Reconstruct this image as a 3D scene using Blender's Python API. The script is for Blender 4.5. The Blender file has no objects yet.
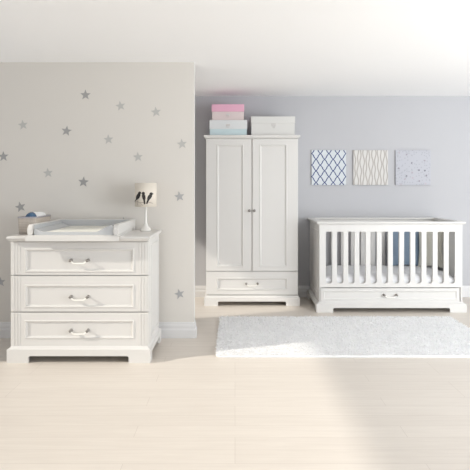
import bpy, bmesh, math, random
from mathutils import Vector, Matrix
random.seed(7)
S = bpy.context.scene
C = S.collection
PI = math.pi
F, HX, HY, CH = 536.0, 235.0, 187.0, 1.324      # focal length in px, horizon point, camera height


def PX(px, d): return (px - HX) * d / F
def PZ(py, d): return CH - (py - HY) * d / F


# ------------------------------------------------------------------ materials
def lin(c):
    c /= 255.0
    return c / 12.92 if c <= .04045 else ((c + .055) / 1.055) ** 2.4


def rgb(r, g, b): return (lin(r), lin(g), lin(b), 1)


class NT:
    """small helper for node graphs"""
    def __init__(s, name):
        s.m = bpy.data.materials.new(name); s.m.use_nodes = True
        s.t = s.m.node_tree; s.p = s.t.nodes['Principled BSDF']

    def n(s, typ, **kw):
        nd = s.t.nodes.new(typ)
        for k, v in kw.items():
            if k.startswith('i_'): nd.inputs[k[2:].replace('_', ' ')].default_value = v
            else: setattr(nd, k, v)
        return nd

    def l(s, a, b): s.t.links.new(a, b)

    def math(s, op, a, b=None):
        nd = s.t.nodes.new('ShaderNodeMath'); nd.operation = op
        for i, v in enumerate((a, b)):
            if v is None: continue
            if isinstance(v, (int, float)): nd.inputs[i].default_value = v
            else: s.l(v, nd.inputs[i])
        return nd.outputs[0]

    def mix(s, f, a, b):
        nd = s.t.nodes.new('ShaderNodeMix'); nd.data_type = 'RGBA'
        for i, v in ((0, f), (6, a), (7, b)):
            if isinstance(v, (tuple, float, int)): nd.inputs[i].default_value = v
            else: s.l(v, nd.inputs[i])
        return nd.outputs[2]

    def bump(s, h, strength, dist):
        b = s.n('ShaderNodeBump'); b.inputs['Strength'].default_value = strength
        b.inputs['Distance'].default_value = dist
        s.l(h, b.inputs['Height']); s.l(b.outputs[0], s.p.inputs['Normal'])

    def xyz(s, src='Object'):
        t = s.n('ShaderNodeTexCoord'); x = s.n('ShaderNodeSeparateXYZ'); s.l(t.outputs[src], x.inputs[0])
        return t.outputs[src], x.outputs


def mat(name, c, rough=.5, var=.03, scale=6.0, bump=0.0, metal=0.0, bscale=None, stretch=(1, 1, 1)):
    t = NT(name)
    co, _ = t.xyz()
    mp = t.n('ShaderNodeMapping'); mp.inputs['Scale'].default_value = stretch; t.l(co, mp.inputs[0])
    no = t.n('ShaderNodeTexNoise', i_Scale=scale, i_Detail=4.0); t.l(mp.outputs[0], no.inputs['Vector'])
    lo = tuple(max(0, v * (1 - var)) for v in c[:3]) + (1,)
    hi = tuple(min(1, v * (1 + var)) for v in c[:3]) + (1,)
    t.l(t.mix(no.outputs[0], lo, hi), t.p.inputs['Base Color'])
    t.p.inputs['Roughness'].default_value = rough
    t.p.inputs['Metallic'].default_value = metal
    if bump:
        n2 = t.n('ShaderNodeTexNoise', i_Scale=bscale or scale, i_Detail=3.0); t.l(mp.outputs[0], n2.inputs['Vector'])
        t.bump(n2.outputs[0], .5, bump)
    return t.m


M = {}
M['paint'] = mat('white_painted_wood', rgb(216, 214, 211), .38, .012, 3)
M['paint_in'] = mat('white_board', rgb(216, 215, 213), .5, .012, 3)
M['wall_grey'] = mat('grey_wall_paint', rgb(186, 186, 189), .9, .012, 1.5, .0006, bscale=120)
M['wall_star'] = mat('warm_grey_wall_paint', rgb(214, 210, 204), .9, .012, 1.5, .0006, bscale=120)
M['wall_edge_lit'] = mat('lit_wall_edge', rgb(222, 221, 217), .8, .01, 2)  # paler than the wall face: light on the wall end put into the colour
M['ceiling'] = mat('white_ceiling_paint', rgb(250, 250, 250), .95, .004, 1.5)
M['skirt'] = mat('white_skirting_paint', rgb(214, 213, 213), .5, .01, 3)
M['star_dark'] = mat('dark_grey_vinyl', rgb(158, 157, 156), .5, .02, 40)
M['star_mid'] = mat('grey_vinyl', rgb(168, 168, 169), .5, .02, 40)
M['star_pale'] = mat('pale_grey_vinyl', rgb(184, 183, 180), .5, .02, 40)
M['nickel'] = mat('brushed_nickel', rgb(140, 136, 131), .35, .04, 60, metal=.4)
M['chrome'] = mat('bright_handle_metal', rgb(246, 244, 239), .3, .02, 60)
M['pink'] = mat('pink_card', rgb(222,170,192), .7, .02, 12)
M['blush'] = mat('blush_card', rgb(212,198,197), .7, .02, 12)
M['aqua'] = mat('pale_blue_card', rgb(194,211,215), .7, .02, 12)
M['offwhite_card'] = mat('white_card', rgb(214,216,217), .7, .015, 12)
M['white_card'] = mat('cream_card', rgb(213,212,209), .7, .015, 12)
M['label_card'] = mat('label_paper', rgb(204,201,199), .6, .02, 30)
M['sheet'] = mat('white_cotton', rgb(222,222,224), .9, .02, 30, .004, bscale=24)
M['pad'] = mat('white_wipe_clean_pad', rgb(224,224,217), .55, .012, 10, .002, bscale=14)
M['pad_shade'] = mat('shaded_padding', rgb(188, 190, 192), .6, .02, 12, .002, bscale=20)  # darker copy of the pad: shade inside the tray put into the colour
M['blue_fabric'] = mat('dusty_blue_fabric', rgb(128,146,165), .9, .06, 40, .003, bscale=90)
M['beige_fabric'] = mat('pale_beige_fabric', rgb(200,198,188), .9, .04, 40, .003, bscale=90)
def pile_mat():
    t = NT('white_shag_pile'); co, x = t.xyz()
    no = t.n('ShaderNodeTexNoise', i_Scale=14.0, i_Detail=3.0); t.l(co, no.inputs['Vector'])
    c = t.mix(no.outputs[0], rgb(240, 240, 241), rgb(251, 251, 251))
    t.l(c, t.p.inputs['Base Color']); t.p.inputs['Roughness'].default_value = .95
    tr = t.n('ShaderNodeBsdfTranslucent'); t.l(c, tr.inputs[0])
    mx = t.n('ShaderNodeMixShader'); mx.inputs[0].default_value = .5
    t.l(t.p.outputs[0], mx.inputs[1]); t.l(tr.outputs[0], mx.inputs[2])
    t.l(mx.outputs[0], t.t.nodes['Material Output'].inputs[0])
    return t.m


M['pile'] = pile_mat()
M['porcelain'] = mat('white_glazed_ceramic', rgb(226,224,219), .18, .01, 8)
M['shade'] = mat('cream_lamp_linen', rgb(222,214,202), .85, .03, 90, .001, bscale=200)
M['black'] = mat('black_print', rgb(46, 42, 40), .7, .05, 40)
M['twig'] = mat('taupe_print', rgb(170, 160, 150), .7, .05, 40)
M['blue_pack'] = mat('blue_plastic_film', rgb(66, 98, 130), .18, .25, 30)
M['towel'] = mat('white_terry', rgb(236, 236, 236), .95, .04, 60, .004, bscale=150)
M['grey_towel'] = mat('grey_terry', rgb(176, 172, 178), .95, .06, 60, .004, bscale=150)


def basket_mat():
    t = NT('woven_beige_fabric'); co, x = t.xyz()
    w = t.n('ShaderNodeTexWave', i_Scale=30.0, i_Distortion=.8); w.bands_direction = 'X'; t.l(co, w.inputs['Vector'])
    w2 = t.n('ShaderNodeTexWave', i_Scale=24.0, i_Distortion=.6); w2.bands_direction = 'Z'; t.l(co, w2.inputs['Vector'])
    h = t.math('MULTIPLY', w.outputs[1], w2.outputs[1])
    t.l(t.mix(h, rgb(186, 176, 166), rgb(216, 208, 198)), t.p.inputs['Base Color'])
    t.p.inputs['Roughness'].default_value = .9
    t.bump(h, .5, .004)
    return t.m


M['basket'] = basket_mat()


def floor_mat():
    t = NT('whitewashed_floorboards'); co, x = t.xyz()
    mp = t.n('ShaderNodeMapping'); t.l(co, mp.inputs[0])
    br = t.n('ShaderNodeTexBrick'); br.offset = .37; br.offset_frequency = 3
    for k, v in (('Scale', 1.0), ('Mortar Size', .0016), ('Mortar Smooth', .4), ('Bias', 0.0), ('Brick Width', 1.45), ('Row Height', .135)):
        br.inputs[k].default_value = v
    br.inputs['Color1'].default_value = (.2, .2, .2, 1); br.inputs['Color2'].default_value = (.8, .8, .8, 1)
    br.inputs['Mortar'].default_value = (.5, .5, .5, 1)
    t.l(mp.outputs[0], br.inputs['Vector'])
    m2 = t.n('ShaderNodeMapping'); m2.inputs['Scale'].default_value = (1.2, 16, 1); t.l(co, m2.inputs[0])
    no = t.n('ShaderNodeTexNoise', i_Scale=2.2, i_Detail=6.0, i_Roughness=.6, i_Distortion=.6); t.l(m2.outputs[0], no.inputs['Vector'])
    base = t.mix(br.outputs[0], rgb(204, 195, 186), rgb(216, 208, 199))
    gr = t.mix(no.outputs[0], rgb(194, 184, 174), rgb(230, 224, 214))
    c = t.mix(.5, base, gr)
    c = t.mix(t.math('MULTIPLY', br.outputs['Fac'], .55), c, rgb(178, 166, 156))
    t.l(c, t.p.inputs['Base Color']); t.p.inputs['Roughness'].default_value = .42
    h = t.math('SUBTRACT', t.math('MULTIPLY', no.outputs[0], .3), br.outputs['Fac'])
    t.bump(h, .35, .0015)
    return t.m


def trellis_mat(w):
    """navy ogee trellis on white: 4 columns by about 3 rows"""
    t = NT('navy_trellis_print'); co, x = t.xyz()
    p, q = w / 4.02, .1385
    u = t.math('DIVIDE', x[0], p)
    v = t.math('DIVIDE', t.math('ADD', x[2], -.03), q)
    wob = t.math('MULTIPLY', t.math('SINE', t.math('MULTIPLY', v, 4 * PI)), .035)
    v2 = t.math('ADD', v, wob)
    def line(a):
        f = t.math('FRACT', t.math('ADD', a, 40.0))
        return t.math('ABSOLUTE', t.math('SUBTRACT', f, .5))     # .5 on a line
    a = line(t.math('ADD', u, v2)); b = line(t.math('SUBTRACT', u, v2))
    mx = t.math('MAXIMUM', a, b); mn = t.math('MINIMUM', a, b)
    l1 = t.math('GREATER_THAN', mx, .437)
    node = t.math('GREATER_THAN', mn, .405)
    k = t.math('MAXIMUM', l1, node)
    t.l(t.mix(k, rgb(208,213,217), rgb(40, 58, 116)), t.p.inputs['Base Color'])
    t.p.inputs['Roughness'].default_value = .8
    return t.m


def wavy_mat(w):
    t = NT('taupe_wavy_line_print'); co, x = t.xyz()
    p = w / 12.0
    u = t.math('DIVIDE', x[0], p)
    i = t.math('FLOOR', t.math('ADD', u, 40.0))
    f = t.math('FRACT', t.math('ADD', u, 40.0))
    ph = t.math('MULTIPLY', i, 2.35)
    s1 = t.math('SINE', t.math('ADD', t.math('MULTIPLY', x[2], 34.0), ph))
    s2 = t.math('SINE', t.math('ADD', t.math('MULTIPLY', x[2], 17.0), t.math('MULTIPLY', i, 4.1)))
    off = t.math('ADD', t.math('MULTIPLY', s1, .19), t.math('MULTIPLY', s2, .12))
    dd = t.math('ABSOLUTE', t.math('SUBTRACT', t.math('SUBTRACT', f, .5), off))
    k = t.math('LESS_THAN', dd, .19)
    t.l(t.mix(k, rgb(209,207,204), rgb(172, 166, 161)), t.p.inputs['Base Color'])
    t.p.inputs['Roughness'].default_value = .8
    return t.m


def speck_mat():
    t = NT('speckled_lilac_print'); co, x = t.xyz()
    def dots(scale, thr, keep, off):
        cb_ = t.n('ShaderNodeCombineXYZ'); t.l(x[0], cb_.inputs[0]); t.l(x[2], cb_.inputs[1])
        mp = t.n('ShaderNodeMapping'); mp.inputs['Location'].default_value = (off, off * 1.7, 0); t.l(cb_.outputs[0], mp.inputs[0])
        v = t.n('ShaderNodeTexVoronoi', i_Scale=scale, voronoi_dimensions='2D'); t.l(mp.outputs[0], v.inputs['Vector'])
        sp = t.n('ShaderNodeSeparateColor'); t.l(v.outputs['Color'], sp.inputs[0])
        return t.math('MULTIPLY', t.math('LESS_THAN', v.outputs['Distance'], thr), t.math('LESS_THAN', sp.outputs[0], keep)), sp.outputs[1]
    a, ca = dots(13, .14, .42, 3.1)
    b, cb = dots(34, .25, .6, 7.7)
    c = t.mix(t.math('MULTIPLY', b, .7), rgb(184,185,192), rgb(160,162,170))
    c = t.mix(a, c, t.mix(ca, rgb(112, 112, 124), rgb(186, 176, 184)))
    t.l(c, t.p.inputs['Base Color']); t.p.inputs['Roughness'].default_value = .8
    return t.m


# ------------------------------------------------------------------ mesh helpers
def box(bm, x0, x1, y0, y1, z0, z1, bev=0.0, seg=2):
    r = bmesh.ops.create_cube(bm, size=1)
    for v in r['verts']:
        v.co = Vector((x0 + (v.co.x + .5) * (x1 - x0), y0 + (v.co.y + .5) * (y1 - y0), z0 + (v.co.z + .5) * (z1 - z0)))
    if bev:
        es = {e for v in r['verts'] for e in v.link_edges}
        bmesh.ops.bevel(bm, geom=list(es), offset=bev, segments=seg, profile=.5, affect='EDGES')


def rings(bm, loops, smooth=False, caps=True, closed=True):
    vs = [[bm.verts.new(p) for p in lp] for lp in loops]
    n = len(vs[0])
    for a, b in zip(vs, vs[1:]):
        for i in range(n if closed else n - 1):
            j = (i + 1) % n
            f = bm.faces.new((a[i], a[j], b[j], b[i])); f.smooth = smooth
    if caps:
        bm.faces.new(list(reversed(vs[0]))); bm.faces.new(vs[-1])
    return vs


def panel(bm, x0, x1, z0, z1, y, prof):
    """board facing -Y whose front is a stack of rectangular steps: prof = [(inset, dy)]"""
    rings(bm, [[(x0 + i, y + d, z0 + i), (x1 - i, y + d, z0 + i), (x1 - i, y + d, z1 - i), (x0 + i, y + d, z1 - i)] for i, d in prof])


def loft(bm, x0, x1, y0, y1, prof):
    """moulded slab: prof = [(outset, z)] from bottom to top"""
    rings(bm, [[(x0 - o, y0 - o, z), (x1 + o, y0 - o, z), (x1 + o, y1 + o, z), (x0 - o, y1 + o, z)] for o, z in prof])


def prism(bm, pts, axis, a, b, smooth=False):
    """extrude a 2D outline; axis 'y' (pts = x,z), 'x' (pts = y,z), 'z' (pts = x,y)"""
    def P(p, t):
        return {'y': (p[0], t, p[1]), 'x': (t, p[0], p[1]), 'z': (p[0], p[1], t)}[axis]
    rings(bm, [[P(p, a) for p in pts], [P(p, b) for p in pts]], smooth)


def lathe(bm, prof, n=32, c=(0, 0, 0), caps=True):
    rings(bm, [[(c[0] + r * math.cos(2 * PI * i / n), c[1] + r * math.sin(2 * PI * i / n), c[2] + z) for i in range(n)] for r, z in prof], True, caps)


def tube(bm, pts, r, n=10):
    pts = [Vector(p) for p in pts]
    rad = r if isinstance(r, (list, tuple)) else [r] * len(pts)
    lp = []
    for i, p in enumerate(pts):
        d = (pts[min(i + 1, len(pts) - 1)] - pts[max(i - 1, 0)]).normalized()
        up = Vector((0, 0, 1)) if abs(d.z) < .9 else Vector((0, 1, 0))
        a = d.cross(up).normalized(); b = d.cross(a)
        lp.append([p + (a * math.cos(2 * PI * k / n) + b * math.sin(2 * PI * k / n)) * rad[i] for k in range(n)])
    rings(bm, lp, True)


def obj(name, bm, m, parent=None, origin=(0, 0, 0), tri=False):
    bmesh.ops.recalc_face_normals(bm, faces=bm.faces)
    me = bpy.data.meshes.new(name)
    bmesh.ops.translate(bm, verts=bm.verts, vec=-Vector(origin))
    bm.to_mesh(me); bm.free()
    for k in (m if isinstance(m, (list, tuple)) else [m]): me.materials.append(k)
    o = bpy.data.objects.new(name, me); C.objects.link(o)
    o.location = origin
    if parent is not None:
        o.parent = parent
        base = Vector((0, 0, 0)); p = parent
        while p is not None: base += p.location; p = p.parent
        o.location = Vector(origin) - base
    return o


def new(): return bmesh.new()


def tag(o, label, cat, group=None, kind=None):
    if label: o['label'] = label
    if cat: o['category'] = cat
    if group: o['group'] = group
    if kind: o['kind'] = kind
    return o


def thing(name, label, cat, loc, group=None):
    o = bpy.data.objects.new(name, None); C.objects.link(o); o.location = loc; o.empty_display_size = .1
    return tag(o, label, cat, group)


def struct(name, bm, m, label, cat):
    o = obj(name, bm, m); o['kind'] = 'structure'; o['label'] = label; o['category'] = cat
    return o


# ------------------------------------------------------------------ setting
DW, DP = 6.46, 4.71                   # back wall, starred partition
XS, XR, CEIL = -3.1, 4.6, 2.42
bm = new(); box(bm, XS - .15, XR, -1.2, DW + .15, -.1, 0)
struct('floor', bm, floor_mat(), 'pale whitewashed floorboards running across the room', 'floor')
bm = new(); box(bm, XS - .15, XR, DW, DW + .15, 0, CEIL)
struct('wall_back', bm, M['wall_grey'], 'plain light grey wall behind the wardrobe and the crib', 'wall')
PXR, PXL = PX(194.2, DP), -2.16
bm = new(); box(bm, PXL, PXR, DP, DP + .08, 0, CEIL)
wl = struct('wall_left', bm, [M['wall_star'], M['wall_edge_lit']], 'warm grey wall with star stickers behind the dresser', 'wall')
for f in wl.data.polygons:
    if abs(f.normal.x) > .5: f.material_index = 1
bm = new(); box(bm, XS - .15, XR, -1.2, DW + .15, CEIL, CEIL + .1)
struct('ceiling', bm, M['ceiling'], 'plain white ceiling', 'ceiling')
# window wall far to the left (outside the picture): daylight comes through its two openings
bm = new()
HEAD, SILL = 2.36, .35
W1, W2 = (.3, 3.62), (4.40, 6.36)
for a, b in ((-1.2, W1[0]), (W1[1], W2[0]), (W2[1], DW)): box(bm, XS - .15, XS, a, b, 0, CEIL)
for a, b in (W1, W2):
    box(bm, XS - .15, XS, a, b, 0, SILL); box(bm, XS - .15, XS, a, b, HEAD, CEIL)
struct('wall_side', bm, M['wall_grey'], 'light grey side wall with two tall window openings', 'wall')
for n, (a, b) in enumerate((W1, W2)):
    bm = new()
    t = .035
    box(bm, XS - .12, XS - .04, a, b, SILL, SILL + t); box(bm, XS - .12, XS - .04, a, b, HEAD - t, HEAD)
    box(bm, XS - .12, XS - .04, a, a + t, SILL + t, HEAD - t); box(bm, XS - .12, XS - .04, b - t, b, SILL + t, HEAD - t)
    struct('window_%d' % (n + 1), bm, M['skirt'], ('long' if n == 0 else 'narrow') + ' white window frame in the side wall', 'window')


def skirting(bm, pts, h):
    """sweep a moulded skirting profile along the outline pts (plan view, wall on the left of travel)"""
    prof = [(.0, 0), (.020, 0), (.020, h * .50), (.016, h * .56), (.011, h * .60), (.011, h * .80), (.007, h * .86), (.005, h * .96), (0, h)]
    P = [Vector((p[0], p[1])) for p in pts]
    lp = []
    for i, p in enumerate(P):
        d0 = (P[i] - P[i - 1]).normalized() if i else None
        d1 = (P[i + 1] - P[i]).normalized() if i < len(P) - 1 else None
        n0 = Vector((d0.y, -d0.x)) if d0 else None
        n1 = Vector((d1.y, -d1.x)) if d1 else None
        if n0 and n1: nn = (n0 + n1) / (1 + n0.dot(n1))
        else: nn = n0 or n1
        lp.append([(p.x + nn.x * o, p.y + nn.y * o, z) for o, z in prof])
    rings(bm, lp)


bm = new(); skirting(bm, [(XS, DW), (XR, DW)], .135)
struct('baseboard_back', bm, M['skirt'], 'white moulded skirting along the back wall', 'skirting board')
bm = new(); skirting(bm, [(PXL, DP), (PXR, DP), (PXR, DP + .08)], .138)
struct('baseboard_left', bm, M['skirt'], 'white moulded skirting under the starred wall', 'skirting board')

# ------------------------------------------------------------------ star stickers
STARS = [
    (23, 125, 5.2, 8, 'star_pale', 'pale grey star sticker, topmost at the far left of the wall'),
    (66.5, 131, 5.4, -8, 'star_dark', 'dark grey star sticker high above the middle of the changing tray'),
    (108.5, 139.5, 5.2, 4, 'star_pale', 'pale grey star sticker level with and right of the dark star high above the tray'),
    (3.5, 156.5, 5.4, 2, 'star_dark', 'dark grey star sticker cut by the left picture edge, upper one'),
    (48, 173, 5.2, 6, 'star_pale', 'pale grey star sticker above the left half of the changing tray'),
    (83.5, 182, 5.6, -4, 'star_dark', 'dark grey star sticker closest above the changing tray'),
    (20.5, 207, 5.6, 14, 'star_dark', 'grey star sticker right above the basket on the dresser'),
    (120.5, 106, 5.2, 10, 'star_pale', 'pale grey star sticker just lower right of the highest star'),
    (156, 112, 5.4, 6, 'star_pale', 'pale grey star sticker topmost near the right end of the wall'),
    (182, 144, 5.4, 6, 'star_pale', 'pale grey star sticker upper one beside the free wall end'),
    (138, 157, 5.2, 4, 'star_pale', 'pale grey star sticker straight above the bird lamp'),
    (179.5, 196.5, 5.4, 8, 'star_mid', 'mid grey star sticker right of the lamp shade'),
    (85.5, 95, 5.4, 0, 'star_dark', 'dark grey star sticker highest of all on the wall'),
    (.5, 282, 5.2, 4, 'star_mid', 'grey star sticker left of the dresser middle drawer'),
    (179.5, 294, 5.4, 14, 'star_mid', 'mid grey star sticker low on the wall above the skirting'),
    (124, 221.5, 4.6, 8, 'star_mid', 'grey star sticker peeping over the changing tray back'),
    (155.2, 239, 5.0, 8, 'star_mid', 'grey star sticker mostly hidden behind the right side of dresser'),
]
for x, y, r, rot, mk, lab in STARS:
    bm = new()
    cx, cz = PX(x, DP), PZ(y, DP)
    R = r * DP / F
    pts = []
    for k in range(10):
        a = PI / 2 + math.radians(rot) + k * PI / 5
        rr = R if k % 2 == 0 else R * .42
        pts.append((cx + rr * math.cos(a), cz + rr * math.sin(a)))
    prism(bm, pts, 'y', DP - .0025, DP)
    o = obj('star_art_sticker', bm, M[mk], None, (cx, DP, cz))
    tag(o, lab, 'wall sticker', 'star stickers on the wall')


# ------------------------------------------------------------------ furniture parts
def handle(cx, y, z, w, parent, drop=.022):
    """bow pull: two round nickel posts carrying a bright drooping bar"""
    bm = new()
    for s in (-1, 1):
        tube(bm, [(cx + s * w / 2, y, z), (cx + s * w / 2, y - .006, z), (cx + s * w / 2, y - .0065, z), (cx + s * w / 2, y - .034, z)],
             [.0125, .0115, .006, .006], 14)
        tube(bm, [(cx + s * w / 2, y - .028, z), (cx + s * w / 2, y - .034, z), (cx + s * w / 2, y - .040, z), (cx + s * w / 2, y - .042, z)], [.006, .011, .010, .004], 14)
    nf = len(bm.faces)
    P = []
    for i in range(15):
        t = i / 14
        P.append((cx + (t - .5) * w, y - .034, z - drop * min(1, math.sin(PI * t) * 1.7)))
    tube(bm, P, .0055, 10)
    bm.faces.ensure_lookup_table()
    for f in bm.faces[nf:]: f.material_index = 1
    o = obj('handle', bm, [M['nickel'], M['chrome']], parent, (cx, y, z))
    o['label'] = 'nickel bow handle with a bright drooping bar'
    return o


def knob(cx, y, z, parent):
    bm = new()
    P = [(0, .0075), (-.012, .0065), (-.018, .009), (-.024, .0155), (-.031, .0155), (-.036, .008)]
    tube(bm, [(cx, y + a, z) for a, r in P], [r for a, r in P], 18)
    o = obj('knob', bm, M['nickel'], parent, (cx, y, z)); o['label'] = 'small round nickel knob'


def bead_prof(t, mg, deep=.007):
    """framed front: flat frame, raised bead, recessed panel"""
    return [(0, t), (0, .002), (.002, 0), (mg, 0), (mg + .003, -.006), (mg + .009, -.006), (mg + .014, deep * .4), (mg + .020, deep), (mg + .030, deep)]


def plinth_outline(x0, x1, z1, c0, c1, ch, r=.014):
    """front board with a low cut-out between two feet (outline in x,z)"""
    pts = [(x0, 0), (c0, 0)]
    for k in range(6):
        a = k / 5 * PI / 2
        pts.append((c0 + r - r * math.cos(a), ch - r + r * math.sin(a)))
    for k in range(6):
        a = PI / 2 - k / 5 * PI / 2
        pts.append((c1 - r + r * math.cos(a), ch - r + r * math.sin(a)))
    pts += [(c1, 0), (x1, 0), (x1, z1), (x0, z1)]
    return pts


def plinth(x0, x1, y0, y1, z1, foot, ch, parent, cap, sidefoot=.09):
    bm = new()
    prism(bm, plinth_outline(x0, x1, z1, x0 + foot, x1 - foot, ch), 'y', y0, y0 + .022)
    for s in (0, 1):
        a, b = (x0, x0 + .022) if s == 0 else (x1 - .022, x1)
        prism(bm, plinth_outline(y0 + .022, y1, z1, y0 + sidefoot, y1 - sidefoot, ch + .012), 'x', a, b)
    box(bm, x0 + .022, x1 - .022, y1 - .022, y1, 0, z1)
    loft(bm, x0, x1, y0, y1, [(0, z1), (-.001, z1 + .003), (-cap * .55, z1 + .008), (-cap * .9, z1 + .018), (-cap, z1 + .022), (-cap - .004, z1 + .022)])
    return obj('plinth', bm, M['paint'], parent, ((x0 + x1) / 2, (y0 + y1) / 2, 0))


# ------------------------------------------------------------------ dresser
DF = 4.06
XC = PX(79.6, DF); HB = .522
D1 = 4.625
dr = thing('dresser', 'white three drawer dresser carrying the changing tray, by the starred wall', 'dresser', (XC, (DF + D1) / 2, 0))
bm = new()
x0, x1 = XC - HB, XC + HB
box(bm, x0 + .001, x1 - .001, DF + .022, D1, .105, .918, .002, 1)
for s, xx in ((-1, x0 + .001), (1, x1 - .001)):                      # reeded corner stiles and framed side
    for k in range(3):
        a = DF + .034 + k * .02
        box(bm, min(xx, xx + s * .004), max(xx, xx + s * .004), a, a + .012, .13, .905, .0015, 1)
    for (a, b, c, d) in ((DF + .12, D1 - .05, .86, .875), (DF + .12, D1 - .05, .16, .175), (DF + .12, DF + .135, .175, .86), (D1 - .065, D1 - .05, .175, .86)):
        box(bm, min(xx, xx + s * .005), max(xx, xx + s * .005), a, b, c, d)
obj('carcass', bm, M['paint'], dr, (XC, (DF + D1) / 2, .1))
bm = new()
TOPZ = .952
loft(bm, XC - .538, XC + .538, 4.02, 4.66, [(-.028, .912), (-.022, .914), (-.012, .922), (-.008, .930), (-.003, .932), (0, .936), (0, .946), (-.004, TOPZ)])
obj('top', bm, M['paint'], dr, (XC, 4.35, .93))
zs = [(PZ(275, DF), .908, PZ(272.3, DF), PZ(248.5, DF), PZ(260.2, DF)),
      (PZ(311.6, DF), PZ(276.2, DF), PZ(307.8, DF), PZ(284.6, DF), PZ(296.6, DF)),
      (PZ(347.2, DF), PZ(312.8, DF), PZ(338.8, DF), PZ(320, DF), PZ(330.3, DF))]
for z0, z1, p0, p1, hz in zs:
    bm = new()
    box(bm, x0, x1, DF + .012, DF + .022, z0, z1)
    # front skin with a moulded recessed field
    xa, xb = PX(24.5, DF), PX(134.2, DF)
    lp = lambda i, d: [(xa + i, DF + d, p0 + i), (xb - i, DF + d, p0 + i), (xb - i, DF + d, p1 - i), (xa + i, DF + d, p1 - i)]
    outer = lambda i, d: [(x0 + i, DF + d, z0 + i), (x1 - i, DF + d, z0 + i), (x1 - i, DF + d, z1 - i), (x0 + i, DF + d, z1 - i)]
    rings(bm, [outer(0, .012), outer(0, .002), outer(.002, 0), lp(0, 0), lp(.004, -.006), lp(.010, -.006), lp(.015, .002), lp(.022, .006), lp(.030, .006)], caps=False)
    i, d = .030, .006
    bm.faces.new([bm.verts.new(p) for p in lp(i, d)])
    for s, xe in ((1, x0), (-1, x1)):                                 # vertical reeds at both ends
        for k in range(3):
            a = xe + s * (.016 + k * .022); b = a + s * .012
            box(bm, min(a, b), max(a, b), DF - .003, DF + .003, z0 + .004, z1 - .004, .001, 1)
    dw = obj('drawer', bm, M['paint'], dr, (XC, DF + .01, (z0 + z1) / 2))
    handle(PX(79.6, DF), DF + .006, hz, PX(88, DF) - PX(71.2, DF), dw)
plinth(XC - .540, XC + .540, DF - .03, D1 + .005, .098, PX(29.5, DF) - PX(8, DF), .052, dr, .024)

# ------------------------------------------------------------------ changing tray and pad
TX0, TX1, TB = -1.547, -.872, 4.685
TYF = 3.968
tr = thing('changing_tray', 'white raised changing tray lying across the top of the dresser', 'changing tray', ((TX0 + TX1) / 2, 4.33, TOPZ))
bm = new()
box(bm, TX0 + .001, TX1 - .001, TYF + .018, TB, TOPZ, TOPZ + .014)
obj('base_board', bm, M['paint'], tr, ((TX0 + TX1) / 2, 4.33, TOPZ))
bm = new(); box(bm, TX0 - .008, TX1 + .008, TYF, TYF + .018, .920, TOPZ + .012, .004)
obj('front_lip', bm, M['paint'], tr, ((TX0 + TX1) / 2, TYF, .95))
WT = 1.043
for s in (0, 1):
    a, b = (TX0, TX0 + .040) if s == 0 else (TX1 - .034, TX1)
    pts = [(TYF + .018, TOPZ + .014), (TB - .02, TOPZ + .014), (TB - .02, WT)]
    for k in range(8):
        an = PI / 2 + k / 7 * PI / 2
        pts.append((TYF + .018 + .04 + .04 * math.cos(an), WT - .04 + .04 * math.sin(an)))
    bm = new(); prism(bm, pts, 'x', a, b)
    es = [e for e in bm.edges if abs(e.verts[0].co.x - e.verts[1].co.x) < 1e-6]
    bmesh.ops.bevel(bm, geom=es, offset=.006, segments=2, affect='EDGES')
    obj('side_wall', bm, M['paint'], tr, ((a + b) / 2, 4.33, 1.0))
bm = new(); box(bm, TX0, TX1, TB - .02, TB, TOPZ + .014, WT + .002, .004)
obj('back_wall', bm, M['paint'], tr, ((TX0 + TX1) / 2, TB - .01, 1.0))
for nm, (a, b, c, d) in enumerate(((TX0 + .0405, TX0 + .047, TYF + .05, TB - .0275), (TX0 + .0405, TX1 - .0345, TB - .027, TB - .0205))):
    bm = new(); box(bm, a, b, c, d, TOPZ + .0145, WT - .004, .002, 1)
    o = obj('shade_panel', bm, M['pad_shade'], tr, ((a + b) / 2, (c + d) / 2, 1.0)); o['label'] = 'grey panel added for the shade inside the tray'  # added panels that paint shade onto the tray's inner left and back faces
pa, pb = TX0 + .048, TX1 - .036
z0 = TOPZ + .0145
bm = new()
sec = [(pa, z0), (pb, z0), (pb, z0 + .066), (pb - .02, z0 + .070), (pb - .05, z0 + .062), (pb - .10, z0 + .034), (pb - .125, z0 + .022)]
sec += [(pa + .09, z0 + .022), (pa + .055, z0 + .026), (pa + .03, z0 + .036), (pa + .01, z0 + .044), (pa, z0 + .044)]
prism(bm, sec, 'y', TYF + .03, TB - .030)
o = obj('changing_pad', bm, [M['pad'], M['pad_shade']], None, ((pa + pb) / 2, 4.33, z0))
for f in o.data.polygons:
    if f.normal.y < -.5 or (f.normal.z > .3 and abs(f.center.x) > .17): f.material_index = 1  # front and raised sides take the painted shade colour
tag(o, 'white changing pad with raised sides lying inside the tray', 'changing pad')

# ------------------------------------------------------------------ basket with cloths
bx0, bx1, by0, by1 = -1.708, -1.562, 4.20, 4.56
bk = thing('storage_basket', 'beige woven basket on the left end of the dresser top', 'basket', ((bx0 + bx1) / 2, (by0 + by1) / 2, TOPZ))


def rrect(x0, x1, y0, y1, r, z, n=5):
    out = []
    for cx, cy, a0 in ((x1 - r, y1 - r, 0), (x0 + r, y1 - r, PI / 2), (x0 + r, y0 + r, PI), (x1 - r, y0 + r, 1.5 * PI)):
        for k in range(n):
            a = a0 + k / (n - 1) * PI / 2
            out.append((cx + r * math.cos(a), cy + r * math.sin(a), z))
    return out


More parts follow.
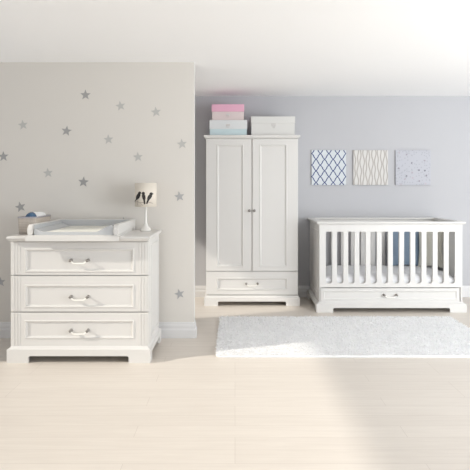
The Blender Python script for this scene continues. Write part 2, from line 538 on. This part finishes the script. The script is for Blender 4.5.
bm = new()
h = .136
lp = [rrect(bx0 + .006, bx1 - .006, by0 + .006, by1 - .006, .02, TOPZ), rrect(bx0 + .002, bx1 - .002, by0 + .002, by1 - .002, .022, TOPZ + h * .5),
      rrect(bx0, bx1, by0, by1, .022, TOPZ + h), rrect(bx0 + .008, bx1 - .008, by0 + .008, by1 - .008, .018, TOPZ + h),
      rrect(bx0 + .012, bx1 - .012, by0 + .012, by1 - .012, .016, TOPZ + .012)]
rings(bm, lp, True)
obj('body', bm, M['basket'], bk, ((bx0 + bx1) / 2, (by0 + by1) / 2, TOPZ))
bm = new()
P = rrect(bx0 + .003, bx1 - .003, by0 + .003, by1 - .003, .02, TOPZ + h - .004, 6); P.append(P[0])
tube(bm, P, .006, 8)
o = obj('rim', bm, M['grey_towel'], bk, ((bx0 + bx1) / 2, (by0 + by1) / 2, TOPZ + h)); o['label'] = 'darker rim of the basket'


def blob(bm, c, s, e=2.6, n=20, wob=.0, seed=0, rot=0):
    rnd = random.Random(seed)
    ph = [rnd.uniform(0, 6.28) for _ in range(6)]
    lp = []
    def sp(v, p): return math.copysign(abs(v) ** p, v)
    for i in range(1, n):
        a = -PI / 2 + PI * i / n
        ring = []
        for k in range(n * 2):
            b = 2 * PI * k / (n * 2)
            x = sp(math.cos(a), 2 / e) * sp(math.cos(b), 2 / e); y = sp(math.cos(a), 2 / e) * sp(math.sin(b), 2 / e); z = sp(math.sin(a), 2 / e)
            w = 1 + wob * (math.sin(5 * x + ph[0]) + math.sin(6 * y + ph[1]) + math.sin(7 * z + ph[2]))
            X, Y = x * s[0] * w, y * s[1] * w
            ring.append((c[0] + X * math.cos(rot) - Y * math.sin(rot), c[1] + X * math.sin(rot) + Y * math.cos(rot), c[2] + z * s[2] * w))
        lp.append(ring)
    rings(bm, lp, True)


bcx = (bx0 + bx1) / 2
bm = new(); blob(bm, (bcx, 4.44, TOPZ + .092), (.054, .105, .074), 3.2, 18, .02, 3)
o = obj('rolled_cloth', bm, M['towel'], None, (bcx, 4.44, TOPZ + .014)); tag(o, 'white soft cloth bundled in the back of the basket', 'cloth')
bm = new(); blob(bm, (bcx + .008, 4.275, TOPZ + .094), (.047, .052, .073), 2.6, 18, .03, 8)
o = obj('soft_packet', bm, M['blue_pack'], None, (bcx, 4.28, TOPZ + .014)); tag(o, 'glossy blue packet at the front of the basket', 'packet')

# ------------------------------------------------------------------ bird lamp
LX, LY = PX(146, 4.54), 4.53
lamp = thing('table_lamp', 'white table lamp with three black birds on its cream shade', 'lamp', (LX, LY, TOPZ))
bm = new()
lathe(bm, [(.044, 0), (.047, .003), (.047, .010), (.042, .022), (.031, .034), (.020, .046), (.013, .065), (.0105, .09), (.0095, .12), (.0085, .16), (.0085, .20), (.012, .205), (.012, .222)], 32, (LX, LY, TOPZ))
obj('base', bm, M['porcelain'], lamp, (LX, LY, TOPZ))
SZ0, SZ1, SR = PZ(206.5, 4.53), PZ(183, 4.53), .091
bm = new()
rings(bm, [[(LX + r * math.cos(2 * PI * i / 48), LY + r * math.sin(2 * PI * i / 48), z) for i in range(48)]
           for r, z in ((SR - .002, SZ0), (SR, SZ0), (SR, SZ1), (SR - .002, SZ1), (SR - .002, SZ0))], True, False)
for k in range(3):                                                    # spider that carries the shade
    a = k * 2 * PI / 3
    tube(bm, [(LX, LY, SZ0 + .02), (LX + (SR - .001) * math.cos(a), LY + (SR - .001) * math.sin(a), SZ0 + .02)], .0015, 6)
lathe(bm, [(.010, SZ0 - .005), (.010, SZ0 + .03)], 12, (LX, LY, 0))
sh = obj('lamp_shade', bm, M['shade'], lamp, (LX, LY, SZ0))
sh['label'] = 'cream drum shade'
for f in sh.data.polygons: f.use_smooth = True


def on_shade(bm, pts, r=SR + .00106):
    """flat printed outline (photo-like units of 1 px, x from shade centre, y down from shade top) wrapped round the shade"""
    u = 4.53 / F
    mx, my = sum(p[0] for p in pts) / len(pts), sum(p[1] for p in pts) / len(pts)
    def put(x, y):
        a = math.asin(max(-.99, min(.99, x * u / SR)))
        return bm.verts.new((LX + r * math.sin(a), LY - r * math.cos(a), SZ1 - (y + .9) * u))
    lv = [[put(mx + (x - mx) * k, my + (y - my) * k) for x, y in pts] for k in (.3, .65, 1)]
    n = len(pts)
    bm.faces.new(lv[0])
    for p, q in zip(lv, lv[1:]):
        for i in range(n): bm.faces.new((p[i], p[(i + 1) % n], q[(i + 1) % n], q[i]))


def ell(cx, cy, a, b, rot, n=16):
    rot = math.radians(rot)
    return [(cx + a * math.cos(t) * math.cos(rot) - b * math.sin(t) * math.sin(rot), cy + a * math.cos(t) * math.sin(rot) + b * math.sin(t) * math.cos(rot)) for t in [2 * PI * i / n for i in range(n)]]


BIRDS = [((-6.0, 12.2), 3.6, 2.0, -58, (-4.3, 8.9), (-7.2, 14.5, -10.3, 17.5)),
         ((-.2, 12.6), 3.7, 1.7, 80, (-.6, 9.2), (.2, 15.5, .7, 20.0)),
         ((5.3, 12.8), 3.5, 1.7, -62, (6.6, 9.8), (4.2, 15.3, 2.6, 19.6))]
for (c, a, b, rot, hd, tl) in BIRDS:
    bm = new()
    on_shade(bm, ell(c[0], c[1], a, b, rot), SR + .00106)
    on_shade(bm, ell(hd[0], hd[1], 1.5, 1.4, 0), SR + .00108)
    s = -1 if hd[0] < 3 else 1
    on_shade(bm, [(hd[0] + s * 1.1, hd[1] - .6), (hd[0] + s * 2.3, hd[1] + .2), (hd[0] + s * 1.1, hd[1] + .6)], SR + .00109)
    dx, dy = tl[2] - tl[0], tl[3] - tl[1]; L = math.hypot(dx, dy); nx, ny = -dy / L, dx / L
    on_shade(bm, [(tl[0] + nx * 1.0, tl[1] + ny * 1.0), (tl[0] - nx * 1.0, tl[1] - ny * 1.0), (tl[2] - nx * .6, tl[3] - ny * .6), (tl[2] + nx * .6, tl[3] + ny * .6)], SR + .00110)
    ob = obj('bird_print', bm, M['black'], sh, (LX, LY - SR, SZ0 + .1)); ob['label'] = 'black bird printed on the shade'
bm = new()
tw = [(-10.2, 18.4), (-7, 17.2), (-4, 18.6), (-1, 18.2), (2, 19), (5, 18.2), (8, 19.2)]
for (p, q) in zip(tw, tw[1:]):
    on_shade(bm, [(p[0], p[1] - .3), (q[0], q[1] - .3), (q[0], q[1] + .3), (p[0], p[1] + .3)], SR + .00104)
on_shade(bm, [(-6.6, 15), (-6.1, 15), (-6.3, 21), (-6.8, 21)], SR + .00105)
on_shade(bm, [(-4, 18.5), (-3.6, 18.4), (-1.2, 21.4), (-1.7, 21.6)], SR + .00105)
ob = obj('twig_print', bm, M['twig'], sh, (LX, LY - SR, SZ0 + .05)); ob['label'] = 'thin taupe twig printed under the birds'

# ------------------------------------------------------------------ wardrobe
WF = 5.985
XW = PX(252, WF); HW = PX(298, WF) - XW
WB = 6.435
wd = thing('wardrobe', 'tall white two door wardrobe with storage boxes on top', 'wardrobe', (XW, 6.2, 0))
ZW = PZ(135.2, WF)
bm = new(); box(bm, XW - HW + .001, XW + HW - .001, WF + .022, WB, .105, ZW - .03)
obj('carcass', bm, M['paint'], wd, (XW, 6.2, .1))
bm = new()
loft(bm, XW - HW - .024, XW + HW + .024, WF - .026, WB + .005, [(-.022, ZW - .038), (-.014, ZW - .032), (-.008, ZW - .024), (-.003, ZW - .022), (0, ZW - .018), (0, ZW - .005), (-.004, ZW)])
obj('top', bm, M['paint'], wd, (XW, 6.2, ZW))
dz0, dz1 = PZ(271, WF), ZW - .04
for (a, b, pa_, pb_, kx) in ((XW - HW, PX(251.4, WF), PX(216.6, WF), PX(243.8, WF), PX(249.3, WF)), (PX(252.4, WF), XW + HW, PX(259.2, WF), PX(287.2, WF), PX(254.2, WF))):
    p0, p1 = PZ(267.2, WF), PZ(144.2, WF)
    bm = new()
    lp = lambda i, d: [(pa_ + i, WF + d, p0 + i), (pb_ - i, WF + d, p0 + i), (pb_ - i, WF + d, p1 - i), (pa_ + i, WF + d, p1 - i)]
    ou = lambda i, d: [(a + i, WF + d, dz0 + i), (b - i, WF + d, dz0 + i), (b - i, WF + d, dz1 - i), (a + i, WF + d, dz1 - i)]
    rings(bm, [ou(0, .021), ou(0, .003), ou(.003, 0), lp(0, 0), lp(.004, -.004), lp(.011, -.004), lp(.017, .002), lp(.028, .009), lp(.040, .009)])
    do = obj('door', bm, M['paint'], wd, ((a + b) / 2, WF, (dz0 + dz1) / 2))
    knob(kx, WF + .001, PZ(210.6, WF), do)
z0, z1 = PZ(294.6, WF), PZ(271.9, WF)
bm = new()
pa_, pb_, p0, p1 = PX(216.4, WF), PX(287.4, WF), PZ(290.2, WF), PZ(277.8, WF)
lp = lambda i, d: [(pa_ + i, WF + d, p0 + i), (pb_ - i, WF + d, p0 + i), (pb_ - i, WF + d, p1 - i), (pa_ + i, WF + d, p1 - i)]
ou = lambda i, d: [(XW - HW + i, WF + d, z0 + i), (XW + HW - i, WF + d, z0 + i), (XW + HW - i, WF + d, z1 - i), (XW - HW + i, WF + d, z1 - i)]
rings(bm, [ou(0, .021), ou(0, .003), ou(.003, 0), lp(0, 0), lp(.004, -.006), lp(.010, -.006), lp(.015, .002), lp(.022, .007), lp(.030, .007)])
dw = obj('drawer', bm, M['paint'], wd, (XW, WF, (z0 + z1) / 2))
handle(PX(251.9, WF), WF + .007, PZ(283.6, WF), PX(257.6, WF) - PX(246.2, WF), dw)
plinth(XW - HW - .018, XW + HW + .018, WF - .022, WB, .090, PX(218, WF) - PX(204.3, WF), .050, wd, .019)


# ------------------------------------------------------------------ boxes on the wardrobe
def gift_box(name, label, x0, x1, y0, y1, z0, zl, z1, mb, ml, llab, blab=None):
    t = thing(name, label, 'storage box', ((x0 + x1) / 2, (y0 + y1) / 2, z0), 'storage boxes on top of the wardrobe')
    bm = new(); box(bm, x0 + .004, x1 - .004, y0 + .004, y1 - .004, z0, zl + .01, .003)
    o = obj('body', bm, M[mb], t, ((x0 + x1) / 2, (y0 + y1) / 2, z0))
    if blab: o['label'] = blab
    bm = new(); box(bm, x0, x1, y0, y1, zl, z1, .004)
    lid = obj('lid', bm, M[ml], t, ((x0 + x1) / 2, (y0 + y1) / 2, zl)); lid['label'] = llab
    return t, lid


def box_tag(t, cx, y, z, w, h):
    bm = new(); box(bm, cx - w / 2, cx + w / 2, y - .003, y, z - h / 2, z + h / 2, .001, 1)
    o = obj('label_holder', bm, M['label_card'], t, (cx, y, z)); o['label'] = 'small pale label holder'
    bm = new()
    P = [(cx + .014 * math.cos(a), y - .005, z - h / 2 - .008 + .011 * math.sin(a)) for a in [2 * PI * i / 20 for i in range(21)]]
    tube(bm, P, .0022, 6)
    o = obj('pull_ring', bm, M['label_card'], t, (cx, y, z)); o['label'] = 'thin pale pull ring'


B = 6.02
gb, l_ = gift_box('storage_box', 'pale blue box with a white lid, lower of the pair on the wardrobe', PX(209.4, B), PX(247.2, B), B, B + .34, ZW, PZ(129, B), PZ(120, B), 'aqua', 'offwhite_card', 'white lid')
box_tag(gb, PX(228, B), B + .000, PZ(125, B), .045, .02)
zt = PZ(120, B)
B2 = 6.04
gb, l_ = gift_box('storage_box', 'pink lidded blush box stacked on the pale blue box', PX(211.6, B2), PX(244.2, B2), B2, B2 + .30, zt, PZ(111.6, B2), PZ(104.2, B2), 'blush', 'pink', 'bright pink lid')
box_tag(gb, PX(228, B2), B2 + .004, PZ(114.4, B2), .04, .018)
B3 = 6.03
gb, l_ = gift_box('storage_box', 'wide plain white box standing alone beside the coloured boxes', PX(251, B3), PX(295.2, B3), B3, B3 + .34, ZW, PZ(123.2, B3), PZ(116.4, B3), 'white_card', 'white_card', 'white lid of the same card')
box_tag(gb, PX(273.6, B3), B3 + .004, PZ(124.6, B3), .05, .03)

# ------------------------------------------------------------------ crib
CF = 5.68
XB = PX(390.9, CF); HC = .757
CB = 6.43
cr = thing('crib', 'white slatted baby crib with a bottom drawer against the grey wall', 'crib', (XB, (CF + CB) / 2, 0))
ZT = PZ(221.6, CF)
x0, x1 = XB - HC, XB + HC
TH = .030
slot0, pitch, sw = PX(325.9, CF), 11.18 * CF / F, 6.25 * CF / F
zst, zsb = PZ(231.6, CF), PZ(283.6, CF)
zr0 = PZ(287.4, CF)


def slot_rail(zflat, zedge, up, ro):
    """rail outline with a rounded notch for every gap; zedge = line the slats stand on"""
    pts = []
    if up: pts += [(x1, zflat), (x0, zflat)]
    else: pts += [(x0, zflat), (x1, zflat)]
    rng = range(12) if up else range(11, -1, -1)
    # travel along the notched edge
    seq = []
    e = .028 if up else -.012
    for i in range(12):
        a = slot0 + i * pitch; b = a + sw
        s = [(a, zedge + e)]
        for k in range(5):
            t = k / 4 * PI / 2
            s.append((a + ro - ro * math.cos(t), (zedge + ro - ro * math.sin(t)) if up else (zedge - ro + ro * math.sin(t))))
        for k in range(5):
            t = PI / 2 - k / 4 * PI / 2
            s.append((b - ro + ro * math.cos(t), (zedge + ro - ro * math.sin(t)) if up else (zedge - ro + ro * math.sin(t))))
        s.append((b, zedge + e))
        seq += s
    seq = [(x0, zedge + e)] + seq + [(x1, zedge + e)]
    if not up: seq = seq[::-1]
    return pts + seq


def slat_side(y0, lower):
    bm = new(); prism(bm, slot_rail(lower, zsb, True, .026), 'y', y0, y0 + TH)
    obj('lower_rail', bm, M['paint'], cr, (XB, y0, zsb))
    bm = new(); prism(bm, slot_rail(ZT - .022, zst, False, .010), 'y', y0, y0 + TH)
    obj('upper_rail', bm, M['paint'], cr, (XB, y0, zst))
    za, zb = zsb + .028, zst - .012
    for i in range(11):
        a = slot0 + i * pitch + sw; b = slot0 + (i + 1) * pitch
        bm = new(); box(bm, a, b, y0, y0 + TH, za, zb, .003, 2)
        obj('slat', bm, M['paint'], cr, ((a + b) / 2, y0 + TH / 2, (za + zb) / 2))
    for a, b in ((x0, slot0), (slot0 + 11 * pitch + sw, x1)):
        bm = new(); box(bm, a, b, y0, y0 + TH, za, zb)
        obj('end_stile', bm, M['paint'], cr, ((a + b) / 2, y0 + TH / 2, (za + zb) / 2))


slat_side(CF, zr0)
slat_side(CB - TH, .32)
for a, b in ((x0, x0 + .03), (x1 - .03, x1)):
    bm = new(); box(bm, a, b, CF + TH, CB - TH, .11, ZT - .022)
    s = -1 if a == x0 else 1; xx = a if s < 0 else b
    for (p, q, c, d) in ((CF + .09, CB - .09, .84, .855), (CF + .09, CB - .09, .17, .185), (CF + .09, CF + .105, .185, .84), (CB - .105, CB - .09, .185, .84)):
        box(bm, min(xx, xx + s * .005), max(xx, xx + s * .005), p, q, c, d)
    obj('side_panel', bm, M['paint'], cr, ((a + b) / 2, (CF + CB) / 2, .5))
for a, b in ((x0, PX(320.2, CF)), (PX(460.6, CF), x1)):                # corner posts flanking the drawer, below the rails
    bm = new(); box(bm, a, b, CF, CF + TH, .11, zr0)
    obj('drawer_post', bm, M['paint'], cr, ((a + b) / 2, CF, .2))
bm = new(); box(bm, x0 + .03, x1 - .03, CB - TH, CB, .11, .32)
obj('back_panel', bm, M['paint'], cr, (XB, CB, .2))
bm = new(); box(bm, x0 + .03, x1 - .03, CF + TH, CB - TH, .215, .23)
obj('mattress_base', bm, M['paint_in'], cr, (XB, 6.05, .29))
# top rails with rounded nose
for nm, (a, b, c, d) in {'front': (XB - .785, XB + .785, CF - .028, CF + .045), 'back': (XB - .785, XB + .785, CB - TH - .012, CB + .018),
                         'l': (XB - .785, XB - .785 + .07, CF + .045, CB - .05), 'r': (XB + .785 - .07, XB + .785, CF + .045, CB - .05)}.items():
    bm = new()
    if nm in ('front', 'back'):
        loft(bm, a, b, c, d, [(-.020, ZT - .030), (-.012, ZT - .024), (-.003, ZT - .020), (0, ZT - .016), (0, ZT - .005), (-.005, ZT)])
    else:
        xo = 1 if nm == 'r' else -1
        pr = [(a, ZT - .020), (b, ZT - .020), (b, ZT), (a, ZT)]
        if xo < 0: pr = [(a, ZT - .016), (a + .02, ZT - .030), (b, ZT - .030), (b, ZT), (a + .005, ZT), (a, ZT - .005)]
        else: pr = [(a, ZT - .030), (b - .02, ZT - .030), (b, ZT - .016), (b, ZT - .005), (b - .005, ZT), (a, ZT)]
        prism(bm, pr, 'y', c, d)
    obj('top_rail', bm, M['paint'], cr, ((a + b) / 2, (c + d) / 2, ZT))
# drawer
bm = new()
xa, xb = PX(320.8, CF), PX(460.0, CF)
z0, z1 = PZ(302.4, CF), PZ(288.3, CF)
YD = CF + .006
panel(bm, xa, xb, z0, z1, YD, [(0, .02), (0, .002), (.002, 0), (.026, 0), (.029, -.004), (.034, -.004), (.038, .001), (.046, .005), (.052, .005)])
dw = obj('drawer', bm, M['paint'], cr, (XB, YD, .25))
handle(PX(390.2, CF), YD + .005, PZ(295, CF), PX(396.4, CF) - PX(384, CF), dw)
plinth(XB - .792, XB + .792, CF - .030, CB, .086, PX(332.2, CF) - PX(315.6, CF), .048, cr, .028, .12)

# mattress
my0, my1 = CF + .034, CB - .034
bm = new()
mz0, mz1 = .2305, .405
nx, ny = 60, 24
mx0, mx1 = x0 + .037, x1 - .037
def edge(t): return (1 - abs(t) ** 8) ** .5 if abs(t) < 1 else 0
grid = []
for j in range(ny + 1):
    row = []
    for i in range(nx + 1):
        u = math.sin((-1 + 2 * i / nx) * PI / 2); v = math.sin((-1 + 2 * j / ny) * PI / 2)
        ed = (edge(u) * edge(v))
        X = (mx0 + mx1) / 2 + u * (mx1 - mx0) / 2; Y = (my0 + my1) / 2 + v * (my1 - my0) / 2
        w = .004 * math.sin(u * 31 + 2 * math.sin(v * 7)) + .004 * math.sin(v * 14 + u * 5)
        row.append((X, Y, ed, w))
    grid.append(row)
zc = mz0 + .09
tv = [[bm.verts.new((X, Y, zc + (mz1 - zc) * e + w * e)) for X, Y, e, w in r] for r in grid]
bv = [[bm.verts.new((X, Y, zc - (zc - mz0) * e)) for X, Y, e, w in r] for r in grid]
for j in range(ny):
    for i in range(nx):
        f = bm.faces.new((tv[j][i], tv[j][i + 1], tv[j + 1][i + 1], tv[j + 1][i])); f.smooth = True
        bm.faces.new((bv[j][i], bv[j + 1][i], bv[j + 1][i + 1], bv[j][i + 1]))
bmesh.ops.remove_doubles(bm, verts=bm.verts, dist=.0005)
o = obj('mattress', bm, M['sheet'], None, ((mx0 + mx1) / 2, 6.05, mz0))
tag(o, 'white padded mattress lying inside the crib', 'mattress')


def cushion(name, label, m, cx, y, z, w, h, t, lean, tw, yaw=0):
    bm = new()
    n = 26
    T, Bv = [], []
    for j in range(n + 1):
        a, b = [], []
        for i in range(n + 1):
            u = math.sin((-1 + 2 * i / n) * PI / 2); v = math.sin((-1 + 2 * j / n) * PI / 2)
            pin = 1 - .07 * (1 - v * v) ; pin2 = 1 - .07 * (1 - u * u)
            X = u * w / 2 * pin; Z = h / 2 + v * h / 2 * pin2
            th = t / 2 * (max(0, 1 - u ** 2) ** .55) * (max(0, 1 - v ** 2) ** .55) * (1 + .06 * math.sin(7 * u + 3 * v))
            a.append(bm.verts.new((X, -th, Z))); b.append(bm.verts.new((X, th, Z)))
        T.append(a); Bv.append(b)
    for j in range(n):
        for i in range(n):
            f = bm.faces.new((T[j][i], T[j][i + 1], T[j + 1][i + 1], T[j + 1][i])); f.smooth = True
            f = bm.faces.new((Bv[j][i], Bv[j + 1][i], Bv[j + 1][i + 1], Bv[j][i + 1])); f.smooth = True
    bmesh.ops.remove_doubles(bm, verts=bm.verts, dist=.0004)
    o = obj(name, bm, m)
    o.rotation_euler = (math.radians(-lean), math.radians(tw), math.radians(yaw))
    o.location = (cx, y, z)
    return o


o = cushion('cushion', '', M['blue_fabric'], 1.975, 6.20, .408, .37, .42, .13, 12, 1)
tag(o, 'dusty blue square cushion propped up inside the crib', 'cushion', 'cushions in the crib')
o = cushion('cushion', '', M['beige_fabric'], 2.225, 6.10, .410, .27, .42, .10, 10, 0, -24)
tag(o, 'pale beige cushion propped up beside the blue cushion', 'cushion', 'cushions in the crib')

# ------------------------------------------------------------------ canvases
for px0, px1, mm, nm, lab in ((311.6, 346, trellis_mat, 'canvas_picture', 'square canvas with a navy trellis pattern, left of three'),
                              (353.4, 388, wavy_mat, 'canvas_picture', 'square canvas with taupe wavy vertical lines, middle of three'),
                              (395.6, 430.6, None, 'canvas_picture', 'square pale lilac canvas with small grey specks, right of three')):
    a, b = PX(px0, DW - .02), PX(px1, DW - .02)
    z0, z1 = PZ(185, DW - .02), PZ(150.2, DW - .02)
    bm = new(); box(bm, a, b, DW - .024, DW, z0, z1, .002)
    o = obj(nm, bm, mm(b - a) if mm else speck_mat(), None, ((a + b) / 2, DW, (z0 + z1) / 2))
    tag(o, lab, 'picture', 'canvases above the crib')

# ------------------------------------------------------------------ rug
RX0, RX1, RY0, RY1 = -.145, 2.15, 4.15, 5.37
rug = thing('rug', 'fluffy white shag rug on the floor in front of the crib', 'rug', ((RX0 + RX1) / 2, (RY0 + RY1) / 2, 0))
bm = new()
lp = [rrect(RX0, RX1, RY0, RY1, .04, .0), rrect(RX0 - .006, RX1 + .006, RY0 - .006, RY1 + .006, .045, .010), rrect(RX0, RX1, RY0, RY1, .04, .020), rrect(RX0 + .02, RX1 - .02, RY0 + .02, RY1 - .02, .03, .024)]
rings(bm, lp)
obj('backing', bm, M['towel'], rug, ((RX0 + RX1) / 2, (RY0 + RY1) / 2, 0))
V, FA = [], []
rn = random.Random(5)
for k in range(52000):
    x = rn.uniform(RX0 - .004, RX1 + .004); y = rn.uniform(RY0 - .004, RY1 + .004)
    a = rn.uniform(0, 2 * PI); ln = rn.uniform(.010, .026)
    ox, oy = ln * math.cos(a), ln * math.sin(a)
    b = rn.uniform(0, PI); w = .0045
    wx, wy = w * math.cos(b), w * math.sin(b)
    hh = rn.uniform(.003, .012)
    i = len(V)
    V += [(x - wx, y - wy, .020), (x + wx, y + wy, .020), (x + wx * .8 + ox * .6, y + wy * .8 + oy * .6, .022 + hh * .8), (x - wx * .8 + ox * .6, y - wy * .8 + oy * .6, .022 + hh * .8), (x + ox, y + oy, .022 + hh)]
    FA += [(i, i + 1, i + 2, i + 3), (i + 3, i + 2, i + 4)]
cx, cy = (RX0 + RX1) / 2, (RY0 + RY1) / 2
me = bpy.data.meshes.new('pile'); me.from_pydata([(p[0] - cx, p[1] - cy, p[2]) for p in V], [], FA); me.materials.append(M['pile'])
o = bpy.data.objects.new('pile', me); C.objects.link(o); o.parent = rug; o['kind'] = 'stuff'

# ------------------------------------------------------------------ light, world, camera
sun = bpy.data.lights.new('sun', 'SUN'); sun.energy = 2.5; sun.angle = math.radians(1.6); sun.color = (1, .94, .84)
so = bpy.data.objects.new('sun', sun); C.objects.link(so)
so.rotation_euler = Vector((1, .345, -.6)).to_track_quat('-Z', 'Y').to_euler()
so.location = (-6, 0, 5)
ar = bpy.data.lights.new('soft_fill', 'AREA'); ar.shape = 'RECTANGLE'; ar.size = 3.2; ar.size_y = 2.2; ar.energy = 160; ar.color = (.93, .97, 1)  # fill light added out of frame on the right to brighten the room
ao = bpy.data.objects.new('soft_fill', ar); C.objects.link(ao)
ao.location = (4.3, 1.5, 1.25); ao.rotation_euler = Vector((-.35, 1, .55)).to_track_quat('-Z', 'Y').to_euler()
w = bpy.data.worlds.new('daylight'); S.world = w; w.use_nodes = True
bg = w.node_tree.nodes['Background']; bg.inputs[0].default_value = (.93, .965, 1, 1); bg.inputs[1].default_value = .72

cam = bpy.data.cameras.new('camera'); co = bpy.data.objects.new('camera', cam); C.objects.link(co)
co.location = (0, 0, CH); co.rotation_euler = (PI / 2, 0, 0)
cam.sensor_width = 36; cam.sensor_fit = 'HORIZONTAL'; cam.lens = 36 * F / 470
cam.shift_x = (235 - HX) / 470; cam.shift_y = -(235 - HY) / 470
cam.clip_start = .05
S.camera = co
vs = S.view_settings
S.display_settings.display_device = 'sRGB'
vs.view_transform = 'Standard'; vs.look = 'None'; vs.gamma = 1; vs.use_curve_mapping = False
vs.exposure = 0.25
S.cycles.max_bounces = 12; S.cycles.diffuse_bounces = 8
